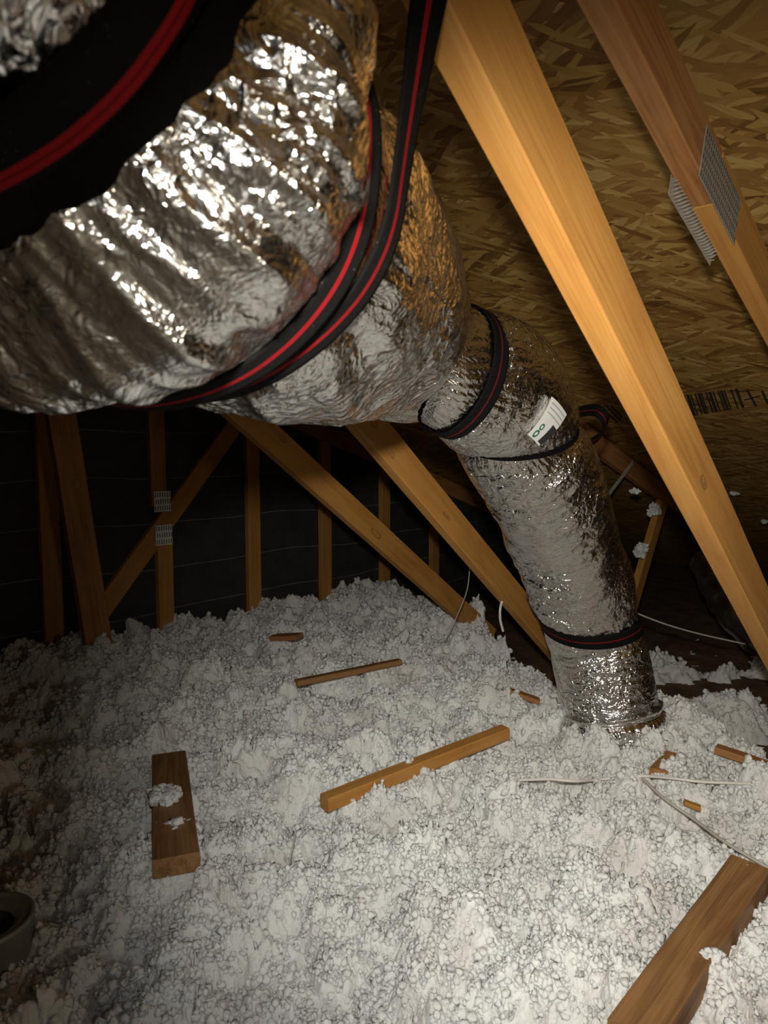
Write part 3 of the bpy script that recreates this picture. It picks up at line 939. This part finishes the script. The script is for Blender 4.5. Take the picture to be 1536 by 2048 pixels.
# green figure 8: two rings lying on the label
def fig8():
    v = []; f = []
    for (ca, r) in ((0.0085, 0.0068), (-0.0070, 0.0082)):
        b0 = len(v)
        for k in range(20):
            an = 2 * PI * k / 20
            for q in (1, 0.52):
                v.append(tuple(surf_s(ls - 0.012 + (r * q) * math.sin(an) * 1.0, lp - (-0.022 + ca + r * q * math.cos(an)) / 0.146, 0.0115) - duct.location))
        for k in range(20):
            k2 = (k + 1) % 20
            f.append((b0 + 2 * k, b0 + 2 * k2, b0 + 2 * k2 + 1, b0 + 2 * k + 1))
    me = bpy.data.meshes.new('size_number'); me.from_pydata(v, [], f); me.update()
    o = link('size_number', me, M_green, duct); o['label'] = 'green printed figure 8'; return subpart(o)
fig8()
for k in range(3):
    o = lab('text_line', -0.024, 0.030, 0.012 + k * 0.009, 0.0145 + k * 0.009, M_grey, 0.0112); subpart(o)
o = lab('printed_block', 0.012, 0.034, -0.036, 0.004, M_vblack, 0.0112); subpart(o)
o['label'] = 'plain dark printed block'

# torn puncture in the near bulge
hs, hp = find_sp(698, 385, (s_of(3.2), s_of(4.4)))
v = []; n_ = 24
rr = random.Random(3)
for k in range(n_):
    an = 2 * PI * k / n_; r = 0.013 * (0.6 + 0.6 * rr.random())
    v.append(tuple(surf(hs + r * math.cos(an), hp + r * 0.7 * math.sin(an) / 0.16, 0.004) - duct.location))
me = bpy.data.meshes.new('torn_hole'); me.from_pydata(v, [], [tuple(range(n_))]); me.update()
o = link('torn_hole', me, M_candark, duct); o['label'] = 'small dark torn hole in the foil'

# crumpled foil collar where the duct enters the insulation
sB = find_sp(1240, 1452, (s_of(14.6), s_of(15.9)))[0]
sv = np.linspace(sB - 0.012, sB + 0.05, 60); pv = np.linspace(0, 2 * PI, 500, endpoint=False)
A_, B_ = [q.ravel() for q in np.meshgrid(sv, pv, indexing='ij')]
c, t, u, v = at_s(A_)
X_ = np.stack([np.cos(B_) * .15, np.sin(B_) * .15, A_], -1)
tt_ = (A_ - sv[0]) / (sv[-1] - sv[0])
rr2 = radius(A_, B_) + 0.010 + 0.006 * tt_ + 0.003 * tri(B_ * 9 + 3 * perlin(X_ * 12, 5)) * tt_ + 0.006 * perlin(X_ * 30, 6) - 0.010 * np.exp(-((tt_ - .25) / .12) ** 2)
Vc = c + rr2[:, None] * (np.cos(B_)[:, None] * u + np.sin(B_)[:, None] * v) + t * (perlin(X_ * 16, 8) * 0.006)[:, None]
link('foil_collar', mesh_np('foil_collar', Vc - np.array(tuple(duct.location)), grid_quads(len(sv), len(pv), True)), M_foil, duct, True)

# ------------------------------------------------------------------ insulation
GZ = CAMZ - 0.85
EX = [-9, .09, .43, .55, .60, .66, .92, 1.06, 1.6]
EY = [9, 4.1, 3.25, 2.55, 2.40, 2.26, 2.17, 1.88, 1.45]
def clumps(x, y):
    q = np.stack([x, y, np.zeros_like(x)], -1)
    wx = perlin(q * 14, 61) * 0.018 + 0.5 * perlin(q * 45, 63) * 0.006
    wy = perlin(q * 14 + 5, 62) * 0.018 + 0.5 * perlin(q * 45 + 5, 64) * 0.006
    X = x + wx; Y = y + wy
    h = np.full(len(x), -0.060)
    for sc, am, sd in ((6.5, .050, 1), (13.0, .038, 2), (26.0, .022, 3), (55.0, .011, 4), (110.0, .005, 5)):
        d, rn = worley(X * sc, Y * sc, sd)
        h += am * np.clip(1 - (d / 0.85) ** 2, 0, 1) * (0.3 + 1.2 * rn)
    return h
def H(x, y, fine=True):
    q = np.stack([x, y, np.zeros_like(x)], -1)
    h = GZ + perlin(q * 1.1, 71) * 0.035 + perlin(q * 2.7 + 3, 72) * 0.035 + perlin(q * 6 + 1, 73) * 0.036 + perlin(q * 11 + 1, 76) * 0.026
    h += -0.075 * np.abs(perlin(q * np.array([3.0, 5.0, 1]) + 7, 74)) + 0.015
    ye = np.interp(x, EX, EY)
    d = (y - ye) * np.interp(x, [.0, .5, .7, 2], [.35, .4, 1, 1]) + 0.05 * perlin(q * 5, 75)
    h -= 0.36 * sstep(d / 0.20)
    h += 0.07 * np.exp(-((x - 0.42) ** 2 + (y - 3.15) ** 2) / 0.05)      # heaped round the foot of the long brace
    h += 0.05 * np.exp(-((x + 1.25) ** 2 + (y - 2.6) ** 2) / 0.15)
    far_ = 0.16 * np.exp(-((x - 1.30) / .35) ** 2 - ((y - 2.62) / .16) ** 2) + .12 * np.exp(-((x - 2.1) / .4) ** 2 - ((y - 3.4) / .3) ** 2) \
        + 0.10 * np.exp(-((x - 1.35) / .25) ** 2 - ((y - 3.3) / .2) ** 2)
    h += far_ * sstep(d / 0.2) * 1.4
    h += 0.03 * np.exp(-((x - .71) ** 2 + (y - 2.0) ** 2) / .03)
    if fine: h += clumps(x, y)
    return h
def hz(x, y): return float(H(np.array([x]), np.array([y]), False)[0])

th = np.concatenate([np.arange(math.radians(-180), math.radians(-52), 0.016), np.arange(math.radians(-52), math.radians(52), 0.0017), np.arange(math.radians(52), math.radians(180.8), 0.016)])
rg = list(np.arange(0.06, 0.45, 0.012)) + [0.45]
while rg[-1] < 5.6: rg.append(rg[-1] * 1.0 + max(0.0022, 0.0021 * rg[-1]))
rg = np.array(rg)
Rg, Tg = np.meshgrid(rg, th, indexing='ij')
x = (Rg * np.sin(Tg)).ravel(); y = (Rg * np.cos(Tg)).ravel()
z = H(x, y)
q = np.stack([x, y, z], -1)
x2 = x + perlin(q * 60, 81) * 0.004 + perlin(q * 26, 83) * 0.009
y2 = y + perlin(q * 60, 82) * 0.004 + perlin(q * 26, 84) * 0.009
quads = grid_quads(len(rg), len(th))
rn = -(x * NI.x + y * NI.y)                 # distance towards the gable
ok = (rn < DG + 0.02)[quads].all(1) & (z > 0.004)[quads].any(1)
quads = quads[ok]
used = np.zeros(len(x), bool); used[quads.ravel()] = True
idx = np.cumsum(used) - 1
me = mesh_np('loose_insulation', np.stack([x2, y2, np.maximum(z, 0.003)], -1)[used], idx[quads])
o = insul = link('loose_insulation', me, M_ins, None, True)
tag(o, 'fluffy white blown-in insulation heaped over the attic floor', 'insulation', kind='stuff')

# popcorn-sized clumps lying all over the heaped surface
import bmesh
def lump_bases(n, sub=2):
    out = []
    for k in range(n):
        bm = bmesh.new(); bmesh.ops.create_icosphere(bm, subdivisions=sub, radius=1.0)
        v = np.array([tuple(q.co) for q in bm.verts]); f = np.array([[w_.index for w_ in q.verts] for q in bm.faces]); bm.free()
        h = 0.78 + 0.75 * perlin(v * 1.25 + k * 3.7, 91) + 0.65 * np.abs(perlin(v * 2.6 + k * 1.9, 92))
        out.append((v * np.clip(h, .35, 1.7)[:, None], f))
    return out
LUMPS = lump_bases(10)
SMALL = lump_bases(14, 1)
def lump_mesh(name, C_, R_, rng, LUMPS=LUMPS):
    """many lumps joined into one mesh: C_ centres (N,3), R_ radii (N,3)"""
    vs, fs, b = [], [], 0
    kind = rng.randint(0, len(LUMPS), len(C_))
    for k, (bv, bf) in enumerate(LUMPS):
        m = np.where(kind == k)[0]
        if not len(m): continue
        a = rng.rand(len(m)) * 2 * PI; ca, sa = np.cos(a), np.sin(a)
        v = bv[None] * R_[m][:, None, :]
        v = np.stack([v[..., 0] * ca[:, None] - v[..., 1] * sa[:, None], v[..., 0] * sa[:, None] + v[..., 1] * ca[:, None], v[..., 2]], -1) + C_[m][:, None, :]
        fs.append((bf[None] + (np.arange(len(m)) * len(bv))[:, None, None] + b).reshape(-1, 3))
        vs.append(v.reshape(-1, 3)); b += len(m) * len(bv)
    return mesh_np(name, np.concatenate(vs), np.concatenate(fs))
rng = np.random.RandomState(5)
NB = 95000
u_ = rng.rand(NB)
r_ = 0.72 * (3.9 / 0.72) ** (u_ ** 0.85); t_ = np.radians(rng.uniform(-36, 36, NB))
bx, by = r_ * np.sin(t_), r_ * np.cos(t_)
keepm = perlin(np.stack([bx * 9, by * 9, bx * 0], -1), 95) + 0.7 * rng.rand(NB) > 0.15
bx, by, r_ = bx[keepm], by[keepm], r_[keepm]
bz = H(bx, by)
rad_ = (0.0018 + 0.0062 * rng.rand(len(bx)) ** 2.0) * (0.75 + 0.36 * r_)
ok = (-(bx * NI.x + by * NI.y) < DG - 0.03) & (bz > GZ - 0.2)
RR3 = rad_[:, None] * rng.uniform(0.75, 1.25, (len(bx), 3))
o = link('insulation_clumps', lump_mesh('insulation_clumps', np.stack([bx, by, bz + rad_ * 0.3 * rng.uniform(-.5, 2.4, len(bx))], -1)[ok], RR3[ok], rng, SMALL), M_ins, insul, True)
tag(o, kind='stuff')

def grd(px, py, lift=0.0):
    """point of the (smooth) insulation under a pixel"""
    r = ray(px, py); t = 0.4
    while t < 7:
        p = CAM + r * t
        if p.z < hz(p.x, p.y) + lift: return p
        t += 0.01
    return CAM + r * 3

# ------------------------------------------------------------------ offcuts lying in the insulation
def offcut(name, p0, p1, wd, th_, material, label, group=None, up=Vector((0, 0, 1)), lift=0.02, lift1=None, roll=0.0, cat='offcut'):
    a = grd(*p0, lift); b = grd(*p1, lift if lift1 is None else lift1)
    e = (b - a).normalized(); s_ = up.cross(e).normalized()
    n = (up + s_ * roll)
    return lumber(name, a - n * th_ / 2 + Vector((0, 0, 0)), b - n * th_ / 2, wd, th_, n, material, label=label, cat=cat, group=group)
offcut('wood_strip', (648, 1592), (1010, 1452), 0.036, 0.034, M_wood, 'pale square wood strip lying on the insulation, centre of the floor', lift=0.078)
offcut('board_offcut', (338, 1505), (352, 1712), 0.085, 0.036, M_wood_old, 'short dark brown board half buried in insulation, left of centre', lift=0.055, lift1=0.085)
offcut('board_offcut', (1500, 1722), (1262, 2062), 0.070, 0.05, M_wood_old, 'thick weathered board on the insulation in the lower right corner', lift=0.085)
offcut('wood_strip', (592, 1360), (800, 1318), 0.028, 0.02, M_wood_old, 'thin dark batten sunk in the insulation, farther back than the pale strip', lift=0.085)
offcut('wood_scrap', (545, 1270), (600, 1268), 0.06, 0.02, M_wood_red, 'small reddish scrap near the gable studs', lift=0.085)
offcut('wood_scrap', (1318, 1540), (1350, 1505), 0.05, 0.02, M_wood_red, 'small brown scrap just below the foot of the duct', lift=0.055)
offcut('wood_scrap', (1432, 1490), (1535, 1525), 0.035, 0.02, M_wood_red, 'reddish scrap at the right edge beside the duct foot', lift=0.055)
offcut('wood_scrap', (1020, 1378), (1078, 1398), 0.035, 0.015, M_wood_red, 'reddish sliver left of the duct foot', lift=0.055)
offcut('wood_scrap', (1368, 1600), (1400, 1612), 0.02, 0.01, M_wood, 'tiny pale wood chip between the two white cables', lift=0.055)

# ------------------------------------------------------------------ cables
def cable(name, pix, r, material, label, group=None, lift=0.03, cat='cable'):
    pts = [grd(px, py, lift + (q[2] if len(q) > 2 else 0)) for q in pix for px, py in [q[:2]]]
    o = tube(name, pts, r, material)
    return tag(o, label, cat, group)
cable('electric_cable', [(1040, 1560), (1100, 1558), (1150, 1562), (1210, 1558), (1280, 1552), (1340, 1556), (1400, 1563), (1470, 1566), (1545, 1568)], 0.0036, M_cable, 'white cable running level to the right edge below the duct foot', lift=0.062)
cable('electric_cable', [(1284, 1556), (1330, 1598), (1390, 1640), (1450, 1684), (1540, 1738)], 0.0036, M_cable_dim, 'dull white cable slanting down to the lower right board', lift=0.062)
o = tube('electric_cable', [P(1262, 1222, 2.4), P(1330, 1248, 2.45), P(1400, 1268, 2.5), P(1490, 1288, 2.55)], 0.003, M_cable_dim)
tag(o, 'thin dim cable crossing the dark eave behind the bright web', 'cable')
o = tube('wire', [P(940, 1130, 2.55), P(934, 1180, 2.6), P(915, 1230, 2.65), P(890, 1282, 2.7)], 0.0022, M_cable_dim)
tag(o, 'thin pale wire curving down beside the foot of the long brace', 'wire')
o = tube('wire', [P(1018, 1178, 2.3), P(1003, 1205, 2.3), P(1000, 1235, 2.32), P(1006, 1262, 2.35)], 0.0045, M_cable)
tag(o, 'short white curved wire left of the duct above the dark gap', 'wire')
for (a_, b_, lb) in (((640, 1530), (672, 1495), 'thin white plastic stick left of the pale wood strip'), ((572, 1755), (592, 1660), 'long thin white plastic stick lying in the middle of the insulation')):
    o = tube('plastic_stick', [grd(*a_, .05), grd(*b_, .06)], 0.0016, M_cable); tag(o, lb, 'stick')

# pale strip of tape hanging from the far chord
a = onplane(1250, 945, 1.36); b = onplane(1215, 992, 1.36)
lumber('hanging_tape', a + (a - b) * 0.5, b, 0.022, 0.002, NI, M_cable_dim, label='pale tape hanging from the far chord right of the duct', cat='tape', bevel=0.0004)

# ------------------------------------------------------------------ tufts caught on the timber
def tuft(loc, r, label, sx=1, sz=1, sy=0.6):
    rg_ = np.random.RandomState(int(abs(loc.x) * 1000) % 999)
    n = 70
    d = rg_.normal(size=(n, 3)); d /= np.linalg.norm(d, axis=1)[:, None]
    c = d * (rg_.rand(n) ** 0.45)[:, None] * r * 0.85 * np.array([sx, sy, sz])
    q = (0.16 + 0.24 * rg_.rand(n)) * r * 0.9
    o = link('insulation_tuft', lump_mesh('insulation_tuft', c, q[:, None] * rg_.uniform(.7, 1.3, (n, 3)), rg_), M_ins, None, True)
    o.location = loc
    return tag(o, label, 'tuft')
tuft(onplane(1308, 1020, 1.34), 0.040, 'white tuft caught at the top of the short web')
tuft(onplane(1282, 1100, 1.34), 0.042, 'white tuft caught halfway down the short web')
tuft(roofhit(1468, 986, 0.004), 0.022, 'small white tuft stuck to the roof board right of the bright web', 1.3, .6)
tuft(roofhit(1530, 1042, 0.004), 0.022, 'small white tuft at the right edge under the roof board', 1.2, .8)
q_ = grd(330, 1590, 0.082); tuft(q_, 0.040, 'ragged tuft lying on the middle of the dark brown board', 0.9, 0.4, 1.0)
q_ = grd(352, 1668, 0.105); tuft(q_, 0.045, 'ragged tuft near the lower end of the dark brown board', 1.5, 0.5, 0.7)
tuft(P(1270, 982, 2.9), 0.02, 'tiny white tuft under the far reddish chord', 1.6, .6)

# ------------------------------------------------------------------ second foil duct lying in the dark eave
pts = [P(1420, 1120, 3.1), P(1450, 1185, 2.95), P(1500, 1250, 2.8), P(1600, 1320, 2.7)]
Q = spline(pts, 40); fr = frames(Q); v = []
for i, (q, (t, u, vv)) in enumerate(zip(Q, fr)):
    for k in range(60):
        an = 2 * PI * k / 60
        r = 0.085 + 0.004 * math.sin(i * 0.3) + 0.002 * math.sin(k * .8 + i * .1)
        v.append(tuple(q + (u * math.cos(an) + vv * math.sin(an)) * r))
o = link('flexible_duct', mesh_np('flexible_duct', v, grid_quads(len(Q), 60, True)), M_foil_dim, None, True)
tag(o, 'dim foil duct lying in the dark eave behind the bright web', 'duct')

# ------------------------------------------------------------------ round metal can in the lower left corner
cp = grd(-22, 1935, 0.0)
can = empty('metal_can', (cp.x, cp.y, cp.z - 0.02))
prof = [(0.0, 0.0), (0.066, 0.0), (0.070, 0.004), (0.070, 0.095), (0.072, 0.098), (0.072, 0.104), (0.068, 0.107), (0.064, 0.104), (0.061, 0.101), (0.055, 0.1035), (0.040, 0.092)]
prof2 = [(0.040, 0.092), (0.034, 0.082), (0.020, 0.078), (0.0, 0.077)]
def lathe(name, pr, m, parent, n=64):
    v = [(r * math.cos(2 * PI * k / n), r * math.sin(2 * PI * k / n), z_) for (r, z_) in pr for k in range(n)]
    return link(name, mesh_np(name, v, grid_quads(len(pr), n, True)), m, parent, True)
lathe('body', prof, M_can, can); lathe('recessed_lid', prof2, M_candark, can)
tag(can, 'dim round metal can standing in the insulation at the lower left corner', 'can')
